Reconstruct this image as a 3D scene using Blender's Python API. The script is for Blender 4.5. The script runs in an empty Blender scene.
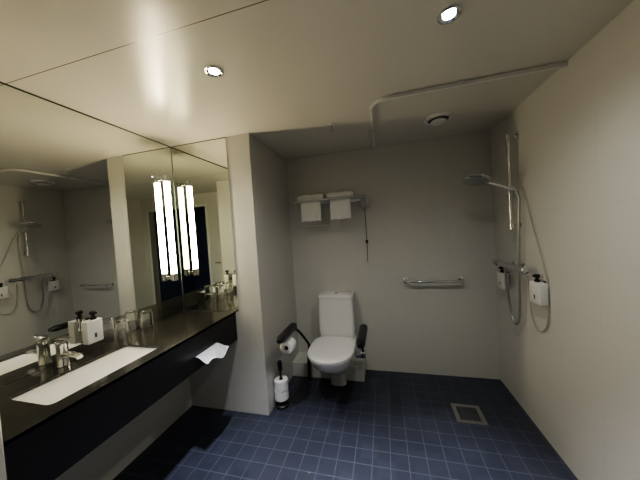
import bpy, bmesh, math, random
from mathutils import Vector, Matrix
C = bpy.context.scene.collection
PI = math.pi
# ---------------------------------------------------------------- measurements (metres)
H = 2.4
XL, XR, XP, XM = -1.812, 1.031, -1.033, -1.249
Y1, YB, YN, YR = 1.886, 2.712, 0.507, -0.20
ZC = 0.905                      # counter top
# ---------------------------------------------------------------- materials
def mat(name, col, rough=0.5, metal=0.0, spec=0.5, **kw):
    m = bpy.data.materials.new(name); m.use_nodes = True
    b = m.node_tree.nodes['Principled BSDF']
    b.inputs['Base Color'].default_value = (*col, 1)
    b.inputs['Roughness'].default_value = rough
    b.inputs['Metallic'].default_value = metal
    b.inputs['Specular IOR Level'].default_value = spec
    for k, v in kw.items():
        b.inputs[k.replace('_', ' ')].default_value = v
    return m
def nt(m): return m.node_tree.nodes, m.node_tree.links, m.node_tree.nodes['Principled BSDF']
def math_node(n, l, op, a, b=None, c=None):
    q = n.new('ShaderNodeMath'); q.operation = op
    for i, v in enumerate((a, b, c)):
        if v is None: continue
        if isinstance(v, (int, float)): q.inputs[i].default_value = v
        else: l.new(v, q.inputs[i])
    return q.outputs[0]
def grid_line(n, l, coord, pitch, offset, width):
    """1 on the grout line, 0 elsewhere"""
    a = math_node(n, l, 'SUBTRACT', coord, offset)
    a = math_node(n, l, 'DIVIDE', a, pitch)
    a = math_node(n, l, 'FRACT', a)
    a = math_node(n, l, 'SUBTRACT', a, 0.5)
    a = math_node(n, l, 'ABSOLUTE', a)
    return math_node(n, l, 'GREATER_THAN', a, 0.5 - width / pitch / 2)
def noise_col(m, c1, c2, scale, detail=3.0, lo=0.4, hi=0.6):
    n, l, b = nt(m)
    geo = n.new('ShaderNodeNewGeometry'); t = n.new('ShaderNodeTexNoise')
    t.inputs['Scale'].default_value = scale; t.inputs['Detail'].default_value = detail
    l.new(geo.outputs['Position'], t.inputs['Vector'])
    r = n.new('ShaderNodeValToRGB')
    r.color_ramp.elements[0].position = lo; r.color_ramp.elements[0].color = (*c1, 1)
    r.color_ramp.elements[1].position = hi; r.color_ramp.elements[1].color = (*c2, 1)
    l.new(t.outputs['Fac'], r.inputs['Fac']); l.new(r.outputs['Color'], b.inputs['Base Color'])
    return r
def tile_mat(name, c1, c2, grout, hx, hz, rough):
    """wall tiles: horizontal joints in z, vertical joints along the wall"""
    m = mat(name, c1, rough); n, l, b = nt(m)
    geo = n.new('ShaderNodeNewGeometry'); sp = n.new('ShaderNodeSeparateXYZ'); l.new(geo.outputs['Position'], sp.inputs[0])
    nrm = n.new('ShaderNodeSeparateXYZ'); l.new(geo.outputs['True Normal'], nrm.inputs[0])
    ax = math_node(n, l, 'ABSOLUTE', nrm.outputs[0]); isx = math_node(n, l, 'GREATER_THAN', ax, 0.5)
    az = math_node(n, l, 'ABSOLUTE', nrm.outputs[2]); isz = math_node(n, l, 'LESS_THAN', az, 0.5)
    u = n.new('ShaderNodeMix'); l.new(isx, u.inputs[0]); l.new(sp.outputs[0], u.inputs[2]); l.new(sp.outputs[1], u.inputs[3])
    gu = grid_line(n, l, u.outputs[0], hx, 0.03, 0.003)
    gz = grid_line(n, l, sp.outputs[2], hz, 0.10, 0.003)
    g = math_node(n, l, 'MAXIMUM', gu, gz); g = math_node(n, l, 'MULTIPLY', g, isz)
    tx = n.new('ShaderNodeTexNoise'); tx.inputs['Scale'].default_value = 1.7; l.new(geo.outputs['Position'], tx.inputs['Vector'])
    mx = n.new('ShaderNodeMix'); mx.data_type = 'RGBA'
    l.new(tx.outputs['Fac'], mx.inputs[0]); mx.inputs[6].default_value = (*c1, 1); mx.inputs[7].default_value = (*c2, 1)
    m2 = n.new('ShaderNodeMix'); m2.data_type = 'RGBA'
    l.new(g, m2.inputs[0]); l.new(mx.outputs[2], m2.inputs[6]); m2.inputs[7].default_value = (*grout, 1)
    l.new(m2.outputs[2], b.inputs['Base Color'])
    bp = n.new('ShaderNodeBump'); bp.invert = True; bp.inputs['Strength'].default_value = 0.25; bp.inputs['Distance'].default_value = 0.002
    l.new(g, bp.inputs['Height']); l.new(bp.outputs[0], b.inputs['Normal'])
    return m

M = {}
M['wall'] = tile_mat('wall tiles', (.585, .582, .545), (.615, .612, .575), (.55, .547, .51), 0.30, 0.30, 0.32)
# ceiling: glossy painted metal panels with one joint
m = mat('ceiling panels', (.68, .662, .60), 0.24, 0.0, 0.65); n, l, b = nt(m)
geo = n.new('ShaderNodeNewGeometry'); sp = n.new('ShaderNodeSeparateXYZ'); l.new(geo.outputs['Position'], sp.inputs[0])
g = grid_line(n, l, sp.outputs[1], 9.0, 0.868, 0.004)
mx = n.new('ShaderNodeMix'); mx.data_type = 'RGBA'; l.new(g, mx.inputs[0])
mx.inputs[6].default_value = (.68, .662, .60, 1); mx.inputs[7].default_value = (.12, .11, .09, 1); l.new(mx.outputs[2], b.inputs['Base Color'])
M['ceiling'] = m
# floor: small blue square tiles
m = mat('floor tiles', (.03, .04, .09), 0.42); n, l, b = nt(m)
geo = n.new('ShaderNodeNewGeometry'); sp = n.new('ShaderNodeSeparateXYZ'); l.new(geo.outputs['Position'], sp.inputs[0])
gx = grid_line(n, l, sp.outputs[0], 0.117, -0.033, 0.0045); gy = grid_line(n, l, sp.outputs[1], 0.117, 0.067, 0.0045)
g = math_node(n, l, 'MAXIMUM', gx, gy)
vm = n.new('ShaderNodeVectorMath'); vm.operation = 'SNAP'; l.new(geo.outputs['Position'], vm.inputs[0]); vm.inputs[1].default_value = (.117, .117, 9)
wn = n.new('ShaderNodeTexWhiteNoise'); l.new(vm.outputs[0], wn.inputs['Vector'])
mx = n.new('ShaderNodeMix'); mx.data_type = 'RGBA'; l.new(wn.outputs['Value'], mx.inputs[0])
mx.inputs[6].default_value = (.030, .034, .051, 1); mx.inputs[7].default_value = (.038, .043, .063, 1)
m2 = n.new('ShaderNodeMix'); m2.data_type = 'RGBA'; l.new(g, m2.inputs[0]); l.new(mx.outputs[2], m2.inputs[6]); m2.inputs[7].default_value = (.080, .090, .125, 1)
l.new(m2.outputs[2], b.inputs['Base Color'])
bp = n.new('ShaderNodeBump'); bp.invert = True; bp.inputs['Strength'].default_value = 0.3; bp.inputs['Distance'].default_value = 0.002
l.new(g, bp.inputs['Height']); l.new(bp.outputs[0], b.inputs['Normal'])
M['floor'] = m
M['hall'] = mat('dark hall paint', (.05, .07, .17), 0.6)
M['mirror'] = mat('mirror silver', (.82, .84, .79), 0.0, 1.0)
M['mirror_edge'] = mat('mirror edge', (.05, .07, .06), 0.3)
m = mat('dark granite', (.02, .018, .015), 0.12, 0.0, 0.8); noise_col(m, (.010, .010, .009), (.060, .058, .048), 160, 4, .45, .72); M['granite'] = m
M['apron'] = mat('black laminate', (.010, .010, .010), 0.35)
M['ceramic'] = mat('white ceramic', (.78, .78, .76), 0.12, 0, .5, Coat_Weight=.4)
M['lid'] = mat('white seat plastic', (.80, .80, .80), 0.2)
M['chrome'] = mat('chrome', (.72, .72, .72), 0.12, 1.0)
M['steel'] = mat('brushed steel', (.50, .50, .48), 0.35, 1.0)
M['dull_steel'] = mat('dull steel', (.22, .22, .21), 0.5, 1.0)
M['black'] = mat('black plastic', (.012, .012, .013), 0.4)
M['white_plastic'] = mat('white plastic', (.75, .75, .73), 0.35)
M['pale_line'] = mat('pale grey line', (.36, .35, .30), 0.4)
M['white_metal'] = mat('white enamel', (.72, .72, .70), 0.3)
m = mat('terry cloth', (.80, .79, .76), 0.95); noise_col(m, (.74, .73, .70), (.84, .83, .80), 220, 2); M['towel'] = m
m = mat('tissue paper', (.85, .85, .85), 0.9); noise_col(m, (.80, .80, .80), (.88, .88, .88), 90, 2); M['paper'] = m
M['card'] = mat('cardboard core', (.06, .05, .04), 0.9)
M['ink'] = mat('dark print', (.05, .05, .05), 0.6)
M['glass'] = mat('clear glass', (1, 1, 1), 0.0, 0, .5, Transmission_Weight=1.0, IOR=1.45)
def emit(name, col, s):
    m = bpy.data.materials.new(name); m.use_nodes = True; n, l = m.node_tree.nodes, m.node_tree.links
    n.clear(); e = n.new('ShaderNodeEmission'); o = n.new('ShaderNodeOutputMaterial')
    e.inputs[0].default_value = (*col, 1); e.inputs[1].default_value = s; l.new(e.outputs[0], o.inputs[0]); return m
TUBE_E, SPOT_E = 70.0, 60.0
M['tube'] = emit('glowing tube', (1.0, .84, .54), TUBE_E)
M['bulb'] = emit('glowing downlight lens', (.88, .92, 1.0), SPOT_E)

# ---------------------------------------------------------------- geometry helpers
def new(): return bmesh.new()
def box(bm, x0, x1, y0, y1, z0, z1, bev=0.0, seg=2):
    r = bmesh.ops.create_cube(bm, size=1.0); vs = r['verts']
    for v in vs:
        v.co = Vector((x0 + (v.co.x + .5) * (x1 - x0), y0 + (v.co.y + .5) * (y1 - y0), z0 + (v.co.z + .5) * (z1 - z0)))
    if bev:
        es = list({e for v in vs for e in v.link_edges})
        bmesh.ops.bevel(bm, geom=es, offset=bev, segments=seg, affect='EDGES', profile=.5)
    return bm
def ring_frame(d):
    d = d.normalized(); a = Vector((0, 0, 1)) if abs(d.z) < .9 else Vector((1, 0, 0))
    u = d.cross(a).normalized(); return u, d.cross(u).normalized()
def tube(bm, pts, r, n=12, caps=True):
    """sweep a circle along a polyline; r may be a number or one radius per point"""
    pts = [Vector(p) for p in pts]; rs = r if isinstance(r, (list, tuple)) else [r] * len(pts)
    u = None; rings = []
    for i, p in enumerate(pts):
        d = (pts[min(i + 1, len(pts) - 1)] - pts[max(i - 1, 0)]).normalized()
        if u is None: u, w = ring_frame(d)
        else:
            u = (u - d * u.dot(d)).normalized(); w = d.cross(u)
        rings.append([bm.verts.new(p + (u * math.cos(2 * PI * k / n) + w * math.sin(2 * PI * k / n)) * rs[i]) for k in range(n)])
    skin(bm, rings, caps); return bm
def skin(bm, rings, caps=True):
    n = len(rings[0])
    for a, b_ in zip(rings, rings[1:]):
        for k in range(n):
            bm.faces.new((a[k], a[(k + 1) % n], b_[(k + 1) % n], b_[k]))
    if caps:
        bm.faces.new(rings[0][::-1]); bm.faces.new(rings[-1])
def loft(bm, rings, caps=True):
    skin(bm, [[bm.verts.new(p) for p in r] for r in rings], caps); return bm
def lathe(bm, prof, c, axis=(0, 0, 1), n=28, closed=False):
    """revolve (radius, height) pairs about an axis through c"""
    ax = Vector(axis).normalized(); u, w = ring_frame(ax); c = Vector(c)
    rings = [[bm.verts.new(c + ax * h + (u * math.cos(2 * PI * k / n) + w * math.sin(2 * PI * k / n)) * max(r, 1e-4)) for k in range(n)] for r, h in prof]
    if closed: rings.append(rings[0]); skin(bm, rings, False)
    else: skin(bm, rings, True)
    return bm
def smooth_path(pts, k=8):
    """Catmull-Rom through the points"""
    P = [Vector(p) for p in pts]; P = [2 * P[0] - P[1]] + P + [2 * P[-1] - P[-2]]; out = []
    for i in range(1, len(P) - 2):
        for j in range(k):
            t = j / k
            out.append(.5 * ((2 * P[i]) + (P[i + 1] - P[i - 1]) * t + (2 * P[i - 1] - 5 * P[i] + 4 * P[i + 1] - P[i + 2]) * t * t + (3 * P[i] - P[i - 1] - 3 * P[i + 1] + P[i + 2]) * t ** 3))
    out.append(P[-2]); return out
def wloc(o):
    v = Vector(o.location)
    while o.parent: o = o.parent; v += Vector(o.location)
    return v
def obj(name, bm, material, parent=None, smooth=True):
    bmesh.ops.recalc_face_normals(bm, faces=bm.faces)
    me = bpy.data.meshes.new(name); 
    o = bpy.data.objects.new(name, me); C.objects.link(o)
    mats = material if isinstance(material, (list, tuple)) else [material]
    if parent is not None:
        o.parent = parent; off = wloc(parent)
        for v in bm.verts: v.co -= off
    elif len(bm.verts):
        lo = Vector([min(v.co[i] for v in bm.verts) for i in range(3)]); hi = Vector([max(v.co[i] for v in bm.verts) for i in range(3)])
        off = Vector(((lo.x + hi.x) / 2, (lo.y + hi.y) / 2, lo.z))
        for v in bm.verts: v.co -= off
        o.location = off
    bm.to_mesh(me); bm.free()
    for mm in mats: me.materials.append(mm)
    if smooth:
        me.shade_smooth()
        me.set_sharp_from_angle(angle=math.radians(38))
    return o
def tag(o, label, cat, group=None):
    o['label'] = label; o['category'] = cat
    if group: o['group'] = group
    return o
def thing(name, label, cat, loc, group=None):
    o = bpy.data.objects.new(name, None); C.objects.link(o); o.location = loc; o.empty_display_size = .05
    return tag(o, label, cat, group)
def struct(name, bm, m):
    o = obj(name, bm, m, smooth=False); o['kind'] = 'structure'; return o
def dup(root, delta, label):
    r = root.copy(); C.objects.link(r); r.location = Vector(root.location) + Vector(delta); r['label'] = label
    for ch in list(root.children):
        c = ch.copy(); C.objects.link(c); c.parent = r
        for g in list(ch.children):
            d = g.copy(); C.objects.link(d); d.parent = c
    return r

# ---------------------------------------------------------------- room shell
struct('floor', box(new(), -2.0, XR + .12, YR - 1.6, YB + .12, -.1, 0), M['floor'])
struct('ceiling', box(new(), -2.0, XR + .12, YR - 1.6, YB + .12, H, H + .1), M['ceiling'])
struct('wall_left', box(new(), XL - .12, XL - .006, YN, Y1, 0, H), M['wall'])
struct('wall_right', box(new(), XR, XR + .1, YR, YB + .1, 0, H), M['wall'])
struct('wall_back', box(new(), XP, XR, YB, YB + .1, 0, H), M['wall'])
struct('wall_partition', box(new(), XL - .12, XP, Y1, YB + .1, 0, H, .003, 1), M['wall'])
struct('wall_near', box(new(), XL - .12, -1.25, YR, YN, 0, H, .003, 1), M['wall'])
bm = new(); box(bm, XL - .12, -.46, YR - .1, YR, 0, H); box(bm, .85, XR + .1, YR - .1, YR, 0, H); box(bm, -.46, .85, YR - .1, YR, 2.16, H)
struct('wall_front', bm, M['wall'])
bm = new(); box(bm, -1.2, 1.14, -1.75, -1.65, 0, H); box(bm, -1.3, -1.2, -1.75, YR - .1, 0, H); box(bm, 1.14, 1.24, -1.75, YR - .1, 0, H)
struct('wall_hall', bm, M['hall'])
bm = new()
for x0, x1, z0, z1 in ((-.50, -.46, 0, 2.20), (.85, .89, 0, 2.20), (-.46, .85, 2.16, 2.20)): box(bm, x0, x1, YR - .11, YR + .012, z0, z1)
struct('trim_1', bm, M['white_metal'])
struct('trim_2', box(new(), XP, -.262, 2.482, YB, 0, .155, .003, 1), M['wall'])

# ---------------------------------------------------------------- mirrors
bm = box(new(), XL - .006, XL, YN, Y1, ZC + .002, H - .009)
tag(obj('wall_mirror', bm, M['mirror'], smooth=False), 'large frameless wall mirror running along the left wall above the long counter', 'mirror')
bm = box(new(), XL + .003, XM, Y1 - .006, Y1, ZC + .002, H - .006)
tag(obj('wall_mirror', bm, M['mirror'], smooth=False), 'narrow tall frameless mirror on the end wall, left of the pale tiled pillar', 'mirror')
bm = box(new(), XL, XL + .003, Y1 - .009, Y1 - .006, ZC + .002, H - .009)
tag(obj('mirror_strip', bm, M['mirror_edge'], smooth=False), 'thin dark vertical strip in the corner where the two mirrors meet', 'strip')

bm = new(); box(bm, XL - .006, XL + .002, YN, Y1, H - .009, H); box(bm, XL + .002, XM, Y1 - .008, Y1, H - .006, H)
struct('trim_3', bm, M['mirror_edge'])
# ---------------------------------------------------------------- tube lamp
lx, ly = XL + .05, 1.753
t = thing('tube_lamp', 'glowing warm vertical tube lamp with chrome ends mounted on the mirror corner', 'lamp', (lx, ly, 1.2))
obj('tube', tube(new(), [(lx, ly, 1.275), (lx, ly, 2.055)], .022, 20), M['tube'], t)
for za, zb in ((1.205, 1.275), (2.055, 2.115)):
    obj('end_cap', lathe(new(), [(.02, za), (.027, za + .006), (.027, zb - .006), (.02, zb)], (lx, ly, 0)), M['chrome'], t)
for z in (1.235, 2.085):
    obj('mounting_arm', box(new(), XL + .001, lx - .024, ly - .02, ly + .02, z - .015, z + .015, .003), M['chrome'], t)

# ---------------------------------------------------------------- counter, basin
SX0, SX1, SY0, SY1 = -1.645, -1.365, .685, 1.215
def rrect(x0, x1, y0, y1, r, k=6):
    out = []
    for cx, cy, a0 in ((x1 - r, y1 - r, 0), (x0 + r, y1 - r, 90), (x0 + r, y0 + r, 180), (x1 - r, y0 + r, 270)):
        for i in range(k + 1):
            a = math.radians(a0 + 90 * i / k); out.append((cx + r * math.cos(a), cy + r * math.sin(a)))
    return out
t = thing('vanity_counter', 'long polished dark granite counter with deep black front running under the mirror', 'counter', (-1.55, 1.2, .655))
bm = new(); inner = rrect(SX0, SX1, SY0, SY1, .025); outer = [(-1.28, YN), (-1.28, Y1), (XL, Y1), (XL, YN)]
rows = []
for z in (ZC, ZC - .015):
    vi = [bm.verts.new((x, y, z)) for x, y in inner]; vo = [bm.verts.new((x, y, z)) for x, y in outer]
    es = [bm.edges.new((vs[i], vs[(i + 1) % len(vs)])) for vs in (vi, vo) for i in range(len(vs))]
    bmesh.ops.triangle_fill(bm, edges=es, use_beauty=True); rows.append((vi, vo))
for q in (0, 1):
    a, b_ = rows[0][q], rows[1][q]
    for i in range(len(a)): bm.faces.new((a[i], a[(i + 1) % len(a)], b_[(i + 1) % len(a)], b_[i]))
obj('countertop', bm, M['granite'], t, smooth=False)
obj('front_panel', box(new(), -1.300, -1.280, YN, Y1, .655, ZC - .0005, .002, 1), M['apron'], t, smooth=False)
# underside box carries the basin
bm = new(); box(bm, XL, -1.30, YN, Y1, .655, .665)
obj('bottom_panel', bm, M['apron'], t, smooth=False)
t = thing('wash_basin', 'shallow rectangular white wash basin sunk into the dark counter', 'basin', (-1.506, .928, .79))
def rr(z, g, r): return [Vector((x, y, z)) for x, y in rrect(SX0 - g, SX1 + g, SY0 - g, SY1 + g, r)]
bm = loft(new(), [rr(ZC - .018, .012, .03), rr(ZC - .016, -.0, .025), rr(ZC - .04, -.006, .03), rr(ZC - .085, -.03, .04), rr(ZC - .09, -.06, .04)], False)
loft(bm, [rr(ZC - .018, .012, .03), rr(ZC - .11, .0, .03)], True)
bmesh.ops.remove_doubles(bm, verts=bm.verts, dist=.0001)
fl = loft(bm, [rr(ZC - .09, -.06, .04), rr(ZC - .092, -.09, .03)], True)
obj('basin_shell', bm, M['ceramic'], t)
obj('drain', lathe(new(), [(.022, 0), (.024, .003), (.018, .004), (.012, .003)], (-1.52, .928, ZC - .0905)), M['chrome'], t)

# faucet: squat square body, flat spout toward the basin, flat lever on top
fx, fy = -1.738, .945
t = thing('basin_faucet', 'chrome single lever mixer tap standing between the mirror and the basin', 'faucet', (fx, fy, ZC))
bm = lathe(new(), [(.027, 0), (.028, .004), (.026, .008), (.025, .10), (.028, .112), (.028, .135), (.02, .14)], (fx, fy, ZC)); obj('body', bm, M['chrome'], t)
def flat(path, ws, hs):
    rings = []
    for (x, y, z), w, h in zip(path, ws, hs):
        rings.append([Vector((x, y + w * math.cos(a) , z + h * math.sin(a))) for a in [2 * PI * (k + .5) / 12 for k in range(12)]])
    return loft(new(), rings)
obj('spout', flat([(fx + .005, fy, ZC + .062), (fx + .06, fy, ZC + .066), (fx + .115, fy, ZC + .060), (fx + .13, fy, ZC + .054)], (.022, .021, .020, .016), (.015, .013, .011, .008)), M['chrome'], t)
obj('lever', flat([(fx - .022, fy, ZC + .146), (fx, fy, ZC + .150), (fx + .035, fy, ZC + .154), (fx + .06, fy, ZC + .157)], (.018, .026, .020, .013), (.006, .010, .006, .004)), M['chrome'], t)

# ---------------------------------------------------------------- wall dispensers
def dispenser(name, label, x_wall, sgn, yc, w, z0, h, d, group, off=.006):
    """sgn: direction out of the wall along x"""
    t = thing(name, label, 'dispenser', (x_wall + sgn * d / 2, yc, z0), group)
    xa, xb = sorted((x_wall + sgn * (off + .0005), x_wall + sgn * d))
    obj('bottle', box(new(), xa, xb, yc - w / 2, yc + w / 2, z0, z0 + h, .005, 3), M['white_plastic'], t)
    xs = x_wall + sgn * ((d + off) * .52)
    bm = lathe(new(), [(.016, 0), (.016, .016), (.010, .018), (.010, .030), (.017, .032), (.017, .050), (.013, .053)], (xs, yc + w * .1, z0 + h - .001))
    box(bm, *sorted((xs, xs + sgn * .026)), yc + w * .1 - .008, yc + w * .1 + .008, z0 + h + .034, z0 + h + .046, .003)
    obj('pump', bm, M['black'], t)
    xo = x_wall + sgn * d
    bm = new(); box(bm, *sorted((xo - sgn * .001, xo + sgn * .0012)), yc - .006, yc + .006, z0 + h * .22, z0 + h * .42, .0005, 1)
    obj('mark', bm, M['ink'], t)
    xh = x_wall
    bm = new(); box(bm, *sorted((xh + sgn * .0006, xh + sgn * off)), yc - w * .35, yc + w * .35, z0 + h * .55, z0 + h + .012, .002)
    obj('wall_holder', bm, M['chrome'], t)
    return t
dispenser('soap_dispenser', 'white soap dispenser with black pump fixed on the mirror above the counter beside the tap', XL, 1, 1.108, .085, .962, .138, .080, None, .030)
dispenser('soap_dispenser', 'white wall dispenser with black pump right of the shower hose, nearest the room', XR, -1, 1.975, .12, .97, .145, .058, 'shower soap dispensers')
dispenser('soap_dispenser', 'white wall dispenser with black pump under the far end of the shower mixer', XR, -1, 2.49, .11, .955, .135, .058, 'shower soap dispensers')

# ---------------------------------------------------------------- glasses
def tumbler(x, y, label):
    prof = [(.030, .0), (.034, .10), (.0325, .10), (.029, .004)]
    prof = [(.043, 0), (.039, .128), (.033, .135), (.001, .136), (.001, .127), (.031, .125), (.035, .118), (.040, 0)]
    bm = lathe(new(), prof, (x, y, ZC + .0005), closed=True, n=32)
    return tag(obj('drinking_glass', bm, M['glass']), label, 'glass', 'glasses on the counter')
tumbler(-1.742, 1.275, 'upturned clear drinking glass on the dark counter, nearer the dispenser')
tumbler(-1.742, 1.45, 'upturned clear drinking glass on the dark counter, farther from the dispenser')

# ---------------------------------------------------------------- tissue from the counter front
bm = new(); rows = []
NX, NY = 8, 14
random.seed(3)
for j in range(NY + 1):
    y = 1.39 + .22 * j / NY; row = []
    for i in range(NX + 1):
        s = i / NX
        x = -1.281 + .115 * s * (1 - .25 * abs(j / NY - .45))
        z = .752 - .010 * s + .010 * math.sin(j / NY * PI * 2.2 + .4) * s - .035 * s * s + .012 * math.cos(s * 5 + j * .5) * s
        row.append(bm.verts.new((x, y + .02 * s * (j / NY - .3), z)))
    rows.append(row)
for j in range(NY):
    for i in range(NX): bm.faces.new((rows[j][i], rows[j][i + 1], rows[j + 1][i + 1], rows[j + 1][i]))
r = bmesh.ops.solidify(bm, geom=bm.faces[:], thickness=.004)
tag(obj('paper_tissue', bm, M['paper']), 'crumpled white paper tissue poking out of the black counter front', 'tissue')

# ---------------------------------------------------------------- toilet
TX = -.520
t = thing('toilet', 'white ceramic toilet with closed lid, tall cistern and black armrests at the back wall', 'toilet', (TX, 2.45, 0))
toilet = t
def dring(z, w, yf, yb, nf=2.1, nb=5.0, N=40, cx=TX):
    yc = yf + min(w * 1.15, (yb - yf) * .55); out = []
    for k in range(N):
        a = 2 * PI * k / N; c_, s_ = math.cos(a), math.sin(a)
        e = 2 / (nf if s_ < 0 else nb); L = (yc - yf) if s_ < 0 else (yb - yc)
        out.append(Vector((cx + w * math.copysign(abs(c_) ** e, c_), yc + L * math.copysign(abs(s_) ** e, s_), z)))
    return out
bm = loft(new(), [dring(0.0, .082, 2.375, 2.474), dring(.01, .078, 2.37, 2.474), dring(.10, .074, 2.34, 2.474), dring(.158, .085, 2.29, 2.474), dring(.165, .088, 2.285, 2.60),
                  dring(.22, .115, 2.20, 2.62), dring(.29, .15, 2.10, 2.66), dring(.35, .182, 2.01, 2.68), dring(.40, .197, 1.975, 2.69), dring(.428, .200, 1.965, 2.69), dring(.432, .19, 1.98, 2.685)])
obj('bowl', bm, M['ceramic'], t)
bm = loft(new(), [dring(.433, .204, 1.955, 2.47, nb=4), dring(.436, .210, 1.948, 2.472, nb=4), dring(.446, .210, 1.948, 2.472, nb=4), dring(.449, .205, 1.954, 2.47, nb=4)])
obj('seat', bm, M['lid'], t)
bm = loft(new(), [dring(.450, .207, 1.95, 2.47, nb=4), dring(.453, .213, 1.943, 2.473, nb=4), dring(.466, .212, 1.945, 2.472, nb=4), dring(.472, .200, 1.96, 2.465, nb=4), dring(.475, .16, 2.02, 2.43, nb=4)])
obj('lid', bm, M['lid'], t)
def cring(z, w, yf, yb, r=.03):
    return [Vector((x, y, z)) for x, y in rrect(TX - w, TX + w, yf, yb, r)]
bm = loft(new(), [cring(.425, .165, 2.50, 2.70), cring(.44, .178, 2.478, 2.705), cring(.52, .186, 2.472, 2.706), cring(.70, .183, 2.478, 2.706), cring(.845, .178, 2.487, 2.706)])
obj('cistern', bm, M['ceramic'], t)
bm = loft(new(), [cring(.846, .180, 2.484, 2.708), cring(.849, .183, 2.481, 2.709), cring(.872, .182, 2.483, 2.709), cring(.880, .172, 2.495, 2.703)])
obj('cistern_lid', bm, M['ceramic'], t)
obj('flush_button', lathe(new(), [(.022, 0), (.022, .006), (.018, .008)], (TX, 2.60, .879)), M['chrome'], t)

# armrests
def armrest(x, s, label, leg):
    """s: -1 left side, +1 right side"""
    t = bpy.data.objects.new('armrest', None); C.objects.link(t); t.parent = toilet; t.location = Vector((x, 2.40, .30)) - wloc(toilet); t.empty_display_size = .05; t['label'] = label
    ya, yb = (1.78, 2.15) if s < 0 else (1.77, 2.17)
    n_ = 10; rings = []
    for i in range(n_ + 1):
        f = i / n_; k = min(1, .55 + 1.6 * math.sqrt(max(0, min(f, 1 - f))))
        y = ya + (yb - ya) * f
        rings.append([Vector((x + .034 * k * math.copysign(abs(math.cos(a)) ** .7, math.cos(a)), y, .705 - .005 * f + .030 * k * math.copysign(abs(math.sin(a)) ** .7, math.sin(a)))) for a in [2 * PI * q / 16 for q in range(16)]])
    obj('arm_pad', loft(new(), rings), M['black'], t)
    hx = TX + s * .262
    obj('arm_bar', tube(new(), smooth_path([(x, 1.95, .672), (x, 2.10, .668), (x - s * .012, 2.20, .62), (hx + s * .012, 2.34, .45), (hx + s * .005, 2.41, .345)]), .012), M['black'], t)
    bm = new(); box(bm, *sorted((TX + s * .19, hx + s * .03)), 2.42, 2.475, .275, .345, .006)
    obj('bracket', bm, M['chrome'], t)
    obj('hinge', lathe(new(), [(.020, -.024), (.024, -.02), (.024, .02), (.020, .024)], (hx + s * .005, 2.415, .335), (1, 0, 0)), M['chrome'], t)
    obj('hinge_knob', lathe(new(), [(.013, 0), (.015, .003), (.015, .018), (.010, .022)], (hx + s * .005, 2.39, .32), (0, -1, 0)), M['black'], t)
    if leg:
        obj('support_leg', tube(new(), [(hx - .03, 2.44, .36), (hx - .045, 2.44, .2), (hx - .05, 2.44, .0)], .017), M['black'], t)
    return t
la = armrest(-.842, -1, 'black padded left armrest with a paper roll under it', True)
armrest(-.205, 1, 'black padded right armrest with a bare chrome hinge', False)
rx, ry, rz_ = -.832, 1.94, .600
obj('roll_holder', tube(new(), smooth_path([(-.842, 2.03, .68), (-.842, 2.035, .62), (rx, 2.02, rz_ + .005), (rx, 1.98, rz_), (rx, 1.885, rz_)], 6), .006), M['chrome'], la)
def paper_roll(c, ax, R, L, label, tail=None):
    t = thing('toilet_roll', label, 'toilet roll', Vector(c) - Vector(ax) * L / 2, 'toilet paper rolls')
    bm = lathe(new(), [(.019, -L / 2), (R - .004, -L / 2), (R, -L / 2 + .003), (R + .001, 0), (R, L / 2 - .003), (R - .004, L / 2), (.019, L / 2)], c, ax, 32, closed=True)
    obj('paper', bm, M['paper'], t)
    obj('core', lathe(new(), [(.0185, -L / 2 + .001), (.0185, L / 2 - .001), (.0165, L / 2 - .001), (.0165, -L / 2 + .001)], c, ax, 24, closed=True), M['card'], t)
    if tail: obj('loose_sheet', tail, M['paper'], t)
bm = new(); rows = []
for i in range(8):
    s = i / 7; rows.append([bm.verts.new((rx + .052 + .003 * math.sin(s * 4), ry + d, rz_ - .075 * s)) for d in (-.048, .048)])
for a, b_ in zip(rows, rows[1:]): bm.faces.new((a[0], a[1], b_[1], b_[0]))
bmesh.ops.solidify(bm, geom=bm.faces[:], thickness=.001)
paper_roll((rx, ry, rz_), (0, 1, 0), .055, .10, 'white toilet roll hanging under the left black armrest of the toilet')
bm.free()
# spare rolls on a black floor stand
sx, sy = -.966, 2.03
t = thing('spare_roll_stand', 'black floor stand with upright rod in the alcove corner holding spare toilet rolls', 'roll stand', (sx, sy, 0))
obj('base', lathe(new(), [(.060, 0), (.062, .004), (.062, .018), (.05, .026), (.03, .032), (.03, .068)], (sx, sy, 0)), M['black'], t)
obj('rod', tube(new(), [(sx, sy, .03), (sx, sy, .39)], .010), M['black'], t)
obj('grip', lathe(new(), [(.012, 0), (.019, .02), (.021, .08), (.014, .10)], (sx, sy, .31)), M['black'], t)
paper_roll((sx - .001, sy, .113), (0, 0, 1), .0625, .088, 'lower white toilet roll on the black floor stand')
paper_roll((sx + .003, sy - .002, .202), (0, 0, 1), .061, .088, 'upper white toilet roll on the black floor stand')

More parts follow.
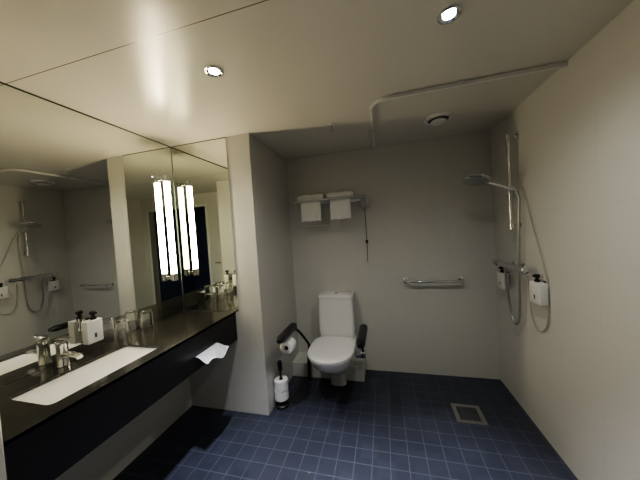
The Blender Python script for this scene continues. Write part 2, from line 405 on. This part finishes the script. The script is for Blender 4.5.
# ---------------------------------------------------------------- towel rack
t = thing('towel_rack', 'chrome wire towel shelf high on the back wall above the toilet', 'towel rack', (-.51, 2.70, 1.83))
xa, xb = -.865, -.155
for y in (2.50, 2.565, 2.63): obj('rail', tube(new(), [(xa, y, 1.85), (xb, y, 1.85)], .0065), M['chrome'], t)
for x in (xa, xb):
    obj('side_bracket', tube(new(), smooth_path([(x, YB - .002, 1.80), (x, 2.66, 1.805), (x, 2.58, 1.83), (x, 2.46, 1.85), (x, 2.443, 1.862), (x, 2.46, 1.872), (x, YB - .002, 1.872)], 5), .008), M['chrome'], t)
obj('front_rail', tube(new(), [(xa, 2.440, 1.868), (xb, 2.440, 1.868)], .011), M['steel'], t)
obj('lower_rail', tube(new(), smooth_path([(xa + .02, YB - .002, 1.62), (xa + .02, 2.66, 1.62), (xa + .035, 2.645, 1.62), (-.60, 2.645, 1.62), (-.585, 2.66, 1.62), (-.585, YB - .002, 1.62)], 5), .006), M['white_metal'], t)
def towel(x0, x1, label):
    # towel folded into a pad on the shelf, its narrower end hanging down behind the front rail
    pad = [(2.69, 1.880), (2.69, 1.925), (2.66, 1.942), (2.54, 1.945), (2.48, 1.932), (2.462, 1.905), (2.470, 1.880)]
    bm = new(); rings = []; n_ = 12
    for i in range(n_ + 1):
        f = i / n_; x = x0 + (x1 - x0) * f; k = .82 if i in (0, n_) else (.96 if i in (1, n_ - 1) else 1)
        rings.append([Vector((x, 2.575 + (y - 2.575) * (.98 if k < 1 else 1) + .002 * math.sin(i * 1.3 + z * 30), 1.91 + (z - 1.91) * k + .002 * math.sin(i * .9))) for y, z in pad])
    loft(bm, rings)
    drape = [(2.500, 1.885), (2.462, 1.890), (2.455, 1.86), (2.452, 1.77), (2.455, 1.672), (2.461, 1.664), (2.470, 1.668), (2.476, 1.77), (2.482, 1.86)]
    rings = []; a, b_ = x0 + .035, x1 - .03
    for i in range(n_ + 1):
        f = i / n_; x = a + (b_ - a) * f; k = .5 if i in (0, n_) else 1
        rings.append([Vector((x, 2.466 + (y - 2.466) * k + .003 * math.sin(i * 1.1) * (1.88 - z) * 4, z + .002 * math.sin(i * .8))) for y, z in drape])
    loft(bm, rings)
    return tag(obj('folded_towel', bm, M['towel']), label, 'towel', 'white towels on the rack')
towel(-.845, -.572, 'folded white towel on the chrome rack, nearer the tiled pillar')
towel(-.535, -.268, 'folded white towel on the chrome rack, nearer the pull cord')
# pull cord
t = thing('pull_cord', 'thin alarm pull cord with dark bead hanging from a wall switch beside the towel rack', 'pull cord', (-.165, 2.66, 1.19))
obj('switch_box', box(new(), -.215, -.130, 2.645, YB - .001, 1.775, 1.855, .008), M['steel'], t)
obj('cord', tube(new(), smooth_path([(-.17, 2.655, 1.83), (-.172, 2.652, 1.7), (-.168, 2.652, 1.45), (-.172, 2.652, 1.2)], 5), .004, 8), M['ink'], t)
obj('bead', lathe(new(), [(.006, -.018), (.014, -.01), (.015, .008), (.007, .018)], (-.169, 2.652, 1.415)), M['black'], t)
obj('pull_ring', tube(new(), [(-.172 + .016 * math.cos(a), 2.652, 1.186 + .010 * math.sin(a)) for a in [2 * PI * k / 14 for k in range(15)]], .003, 8, False), M['steel'], t)

# ---------------------------------------------------------------- grab rail
t = thing('grab_rail', 'horizontal chrome grab rail on the back wall right of the toilet', 'grab rail', (.465, YB - .03, .98))
gp = [(.205, YB - .004, .985), (.205, 2.66, .985), (.215, 2.640, .985), (.24, 2.632, .985), (.69, 2.632, .985), (.715, 2.640, .985), (.725, 2.66, .985), (.725, YB - .004, .985)]
obj('bar', tube(new(), gp, .0135, 14), M['chrome'], t)
for x in (.205, .725): obj('wall_flange', lathe(new(), [(.030, 0), (.030, .008), (.022, .013)], (x, YB - .0005, .985), (0, -1, 0)), M['chrome'], t)

# ---------------------------------------------------------------- shower
RXs, RYs = .971, 2.242
t = thing('shower_rail', 'vertical chrome shower riser rail on the right wall with sliding holder', 'shower rail', (RXs, RYs, 1.47))
obj('pole', tube(new(), [(RXs, RYs, 1.475), (RXs, RYs, 2.205)], .0135, 14), M['chrome'], t)
for z in (1.505, 2.178):
    bm = tube(new(), [(RXs - .014, RYs, z), (XR - .001, RYs, z)], .013); lathe(bm, [(.018, -.016), (.018, .016)], (RXs, RYs, z))
    lathe(bm, [(.024, 0), (.024, .007), (.014, .012)], (XR - .0005, RYs, z), (-1, 0, 0)); obj('wall_bracket', bm, M['chrome'], t)
bm = lathe(new(), [(.019, -.03), (.022, -.026), (.022, .026), (.019, .03)], (RXs, RYs, 1.80)); tube(bm, [(RXs, RYs, 1.80), (RXs - .01, RYs - .045, 1.795)], .015)
obj('slider', bm, M['chrome'], t)
t = thing('hand_shower', 'chrome hand shower with wide flat head held sideways on the riser rail, hose looping down', 'hand shower', (.95, 2.19, 1.79))
hh = Vector((.715, 2.17, 1.872))
obj('handle', tube(new(), [(.985, 2.19, 1.768), (.955, 2.19, 1.782), (.88, 2.187, 1.812), (.80, 2.18, 1.842), (.755, 2.175, 1.862)], [.012, .014, .013, .014, .018]), M['chrome'], t)
ax = Vector((.20, .22, 1)).normalized()
obj('shower_head', lathe(new(), [(.088, -.014), (.098, -.008), (.098, .002), (.07, .012), (.03, .020), (.01, .022)], hh, ax, 36), M['chrome'], t)
obj('spray_plate', lathe(new(), [(.084, -.017), (.088, -.0142)], hh, ax, 36), M['steel'], t)
hose = [(.985, 2.19, 1.768), (1.0, 2.185, 1.70), (.99, 2.18, 1.5), (.985, 2.19, 1.2), (.985, 2.195, .90), (.985, 2.215, .77), (.985, 2.27, .715), (.985, 2.33, .77), (.98, 2.355, .90), (.965, 2.35, 1.03), (.96, 2.34, 1.155)]
obj('hose', tube(new(), smooth_path(hose, 8), .0085, 10), M['steel'], t)
h2 = [(1.012, 2.19, 1.79), (1.018, 2.131, 1.686), (1.02, 2.05, 1.47), (1.02, 1.96, 1.25), (1.021, 1.918, 1.08), (1.02, 1.925, .875), (1.02, 1.965, .79), (1.02, 2.04, .762), (1.02, 2.10, .82), (1.018, 2.125, .95), (1.015, 2.135, 1.13)]  # thin pale line swept in a long loop just off the right wall
tag(obj('wall_line', tube(new(), smooth_path(h2, 8), .004, 10), M['pale_line']), 'thin pale line running close to the right wall in a long loop beside the dispenser', 'hose')
t = thing('shower_mixer', 'horizontal chrome shower mixer bar on the right wall below the riser rail', 'mixer', (.96, 2.28, 1.15))
mz = 1.182
obj('body', tube(new(), [(.955, 2.10, mz), (.955, 2.13, mz), (.955, 2.42, mz), (.955, 2.45, mz)], [.02, .024, .024, .02], 18), M['chrome'], t)
for y0, y1 in ((2.03, 2.098), (2.452, 2.515)):
    obj('knob', tube(new(), [(.955, y0, mz), (.955, y0 + .006, mz), (.955, y1 - .006, mz), (.955, y1, mz)], [.021, .027, .027, .021], 18), M['chrome'], t)
for y in (2.20, 2.36):
    bm = tube(new(), [(.97, y, mz), (XR - .001, y, mz)], .014); lathe(bm, [(.03, 0), (.03, .01), (.015, .014)], (XR - .0005, y, mz), (-1, 0, 0)); obj('wall_union', bm, M['chrome'], t)
obj('hose_outlet', lathe(new(), [(.012, -.03), (.012, 0)], (.958, 2.34, mz - .018)), M['chrome'], t)

# ---------------------------------------------------------------- floor drain
t = thing('floor_drain', 'square steel floor drain grate in the dark blue shower floor', 'drain', (.59, 2.175, 0))
def dbox(bm, x0, x1, y0, y1, z0, z1): box(bm, .59 + x0, .59 + x1, 2.175 + y0, 2.175 + y1, z0, z1)
bm = new(); a, w = .108, .032
dbox(bm, -a, a, -a, -a + w, .0003, .004); dbox(bm, -a, a, a - w, a, .0003, .004); dbox(bm, -a, -a + w, -a + w, a - w, .0003, .004); dbox(bm, a - w, a, -a + w, a - w, .0003, .004)
obj('frame', bm, M['steel'], t, smooth=False)
bm = new()
for i in range(8):
    x = -a + w + .004 + i * .0195; dbox(bm, x, x + .009, -a + w, a - w, .0003, .0035)
obj('grate', bm, M['dull_steel'], t, smooth=False)

# ---------------------------------------------------------------- ceiling fittings
t = thing('curtain_rail', 'slim white L-shaped shower curtain rail curving along the ceiling to the back wall', 'curtain rail', (.5, 1.70, H - .03))
cp = [(XR - .003, 1.70, H - .018), (.15, 1.70, H - .018)]
for i in range(9):
    a = math.radians(90 * i / 8); cp.append((.09 - .13 * math.sin(a) , 1.70 + .13 - .13 * math.cos(a), H - .018))
cp.append((-.04, YB - .003, H - .018))
bm = new(); rings = []
for i, p in enumerate(cp):
    d = (Vector(cp[min(i + 1, len(cp) - 1)]) - Vector(cp[max(i - 1, 0)])).normalized(); s = Vector((-d.y, d.x, 0)); p = Vector(p)
    rings.append([p + s * .007 + Vector((0, 0, .010)), p + s * .007 - Vector((0, 0, .010)), p - s * .007 - Vector((0, 0, .010)), p - s * .007 + Vector((0, 0, .010))])
obj('track', loft(bm, rings), M['white_metal'], t, smooth=False)
for x, y in ((.95, 1.70), (.5, 1.70), (.02, 1.745), (-.04, 2.2), (-.04, 2.65)):
    obj('ceiling_clip', box(new(), x - .012, x + .012, y - .012, y + .012, H - .0085, H - .0005, .001, 1), M['white_metal'], t)
vx, vy = .476, 2.205
t = thing('ceiling_vent', 'round white exhaust valve in the shower ceiling', 'vent', (vx, vy, H - .05))
obj('collar', lathe(new(), [(.105, 0), (.105, -.008), (.095, -.018), (.078, -.020), (.075, -.006), (.075, 0)], (vx, vy, H - .0005), n=36), M['white_metal'], t)
obj('disc', lathe(new(), [(.02, -.005), (.02, -.024), (.060, -.026), (.064, -.034), (.05, -.042), (.01, -.044)], (vx, vy, H), n=36), M['white_metal'], t)
px_, py_ = -.352, 1.985
t = thing('sprinkler', 'tiny ceiling sprinkler in front of the toilet alcove', 'sprinkler', (px_, py_, H - .07))
obj('escutcheon', lathe(new(), [(.024, 0), (.024, -.004), (.010, -.010)], (px_, py_, H - .0005)), M['white_metal'], t)
bm = lathe(new(), [(.007, -.008), (.007, -.045), (.004, -.048)], (px_, py_, H)); lathe(bm, [(.014, -.056), (.014, -.059)], (px_, py_, H)); tube(bm, [(px_, py_, H - .045), (px_, py_, H - .057)], .003)
obj('nozzle', bm, M['steel'], t)
def downlight(x, y, label, power, beam=250):
    t = thing('ceiling_downlight', label, 'downlight', (x, y, H - .01), 'recessed ceiling downlights')
    obj('trim_ring', lathe(new(), [(.046, -.0005), (.045, -.006), (.036, -.008), (.026, -.003), (.025, -.0005)], (x, y, H), n=32, closed=True), M['chrome'], t)
    obj('lens', lathe(new(), [(.024, -.0015), (.021, -.005), (.001, -.0055)], (x, y, H), n=28), M['bulb'], t)
    L = bpy.data.lights.new('downlight_beam', 'SPOT'); L.energy = power; L.color = (.98, .97, .93); L.spot_size = math.radians(150); L.spot_blend = 1.0; L.shadow_soft_size = .03
    o = bpy.data.objects.new('downlight_glow', L); C.objects.link(o); o.parent = t; o.location = (0, 0, -.005)
    L = bpy.data.lights.new('downlight_beam', 'SPOT'); L.energy = beam; L.color = (.86, .87, 1.0); L.spot_size = math.radians(52); L.spot_blend = 1.0; L.shadow_soft_size = .03
    o = bpy.data.objects.new('downlight_beam', L); C.objects.link(o); o.parent = t; o.location = (0, 0, -.006)
downlight(-.789, 1.134, 'lit recessed ceiling downlight nearer the mirror', 31)
downlight(.308, 1.152, 'lit recessed ceiling downlight nearer the right wall', 31)
# small robe hook seen in the mirror, left of the doorway
t = thing('wall_hook', 'small chrome double hook on the entrance wall, seen reflected in the narrow mirror', 'hook', (-.66, YR + .01, 1.09))
obj('plate', box(new(), -.71, -.61, YR + .001, YR + .009, 1.095, 1.12, .002), M['steel'], t)
for x in (-.695, -.625): obj('peg', tube(new(), smooth_path([(x, YR + .008, 1.107), (x, YR + .035, 1.10), (x, YR + .045, 1.115)], 4), .006, 10), M['steel'], t)

# ---------------------------------------------------------------- camera, world
W = bpy.data.worlds.new('World'); bpy.context.scene.world = W; W.use_nodes = True
W.node_tree.nodes['Background'].inputs[0].default_value = (.3, .33, .4, 1); W.node_tree.nodes['Background'].inputs[1].default_value = .0
cam = bpy.data.cameras.new('camera'); co = bpy.data.objects.new('camera', cam); C.objects.link(co)
cam.sensor_width = 36; cam.lens = 248.30 / 640 * 36; cam.clip_start = .01
yaw, pitch, roll = .2499, .0324, -.0636
cy_, sy_, cp_, sp_ = math.cos(yaw), math.sin(yaw), math.cos(pitch), math.sin(pitch)
f = Vector((-sy_ * cp_, cy_ * cp_, -sp_)); r0 = Vector((cy_, sy_, 0)); u0 = r0.cross(f)
rr_ = math.cos(roll) * r0 + math.sin(roll) * u0; uu = -math.sin(roll) * r0 + math.cos(roll) * u0
co.matrix_world = Matrix(((rr_.x, uu.x, -f.x, 0), (rr_.y, uu.y, -f.y, 0), (rr_.z, uu.z, -f.z, 1.5476), (0, 0, 0, 1)))
s = bpy.context.scene; s.camera = co
s.view_settings.view_transform = 'AgX'; s.view_settings.look = 'AgX - Medium High Contrast'; s.view_settings.exposure = 0.22
s.cycles.max_bounces = 14; s.cycles.glossy_bounces = 8; s.cycles.transmission_bounces = 10; s.cycles.diffuse_bounces = 5
s.cycles.use_denoising = True
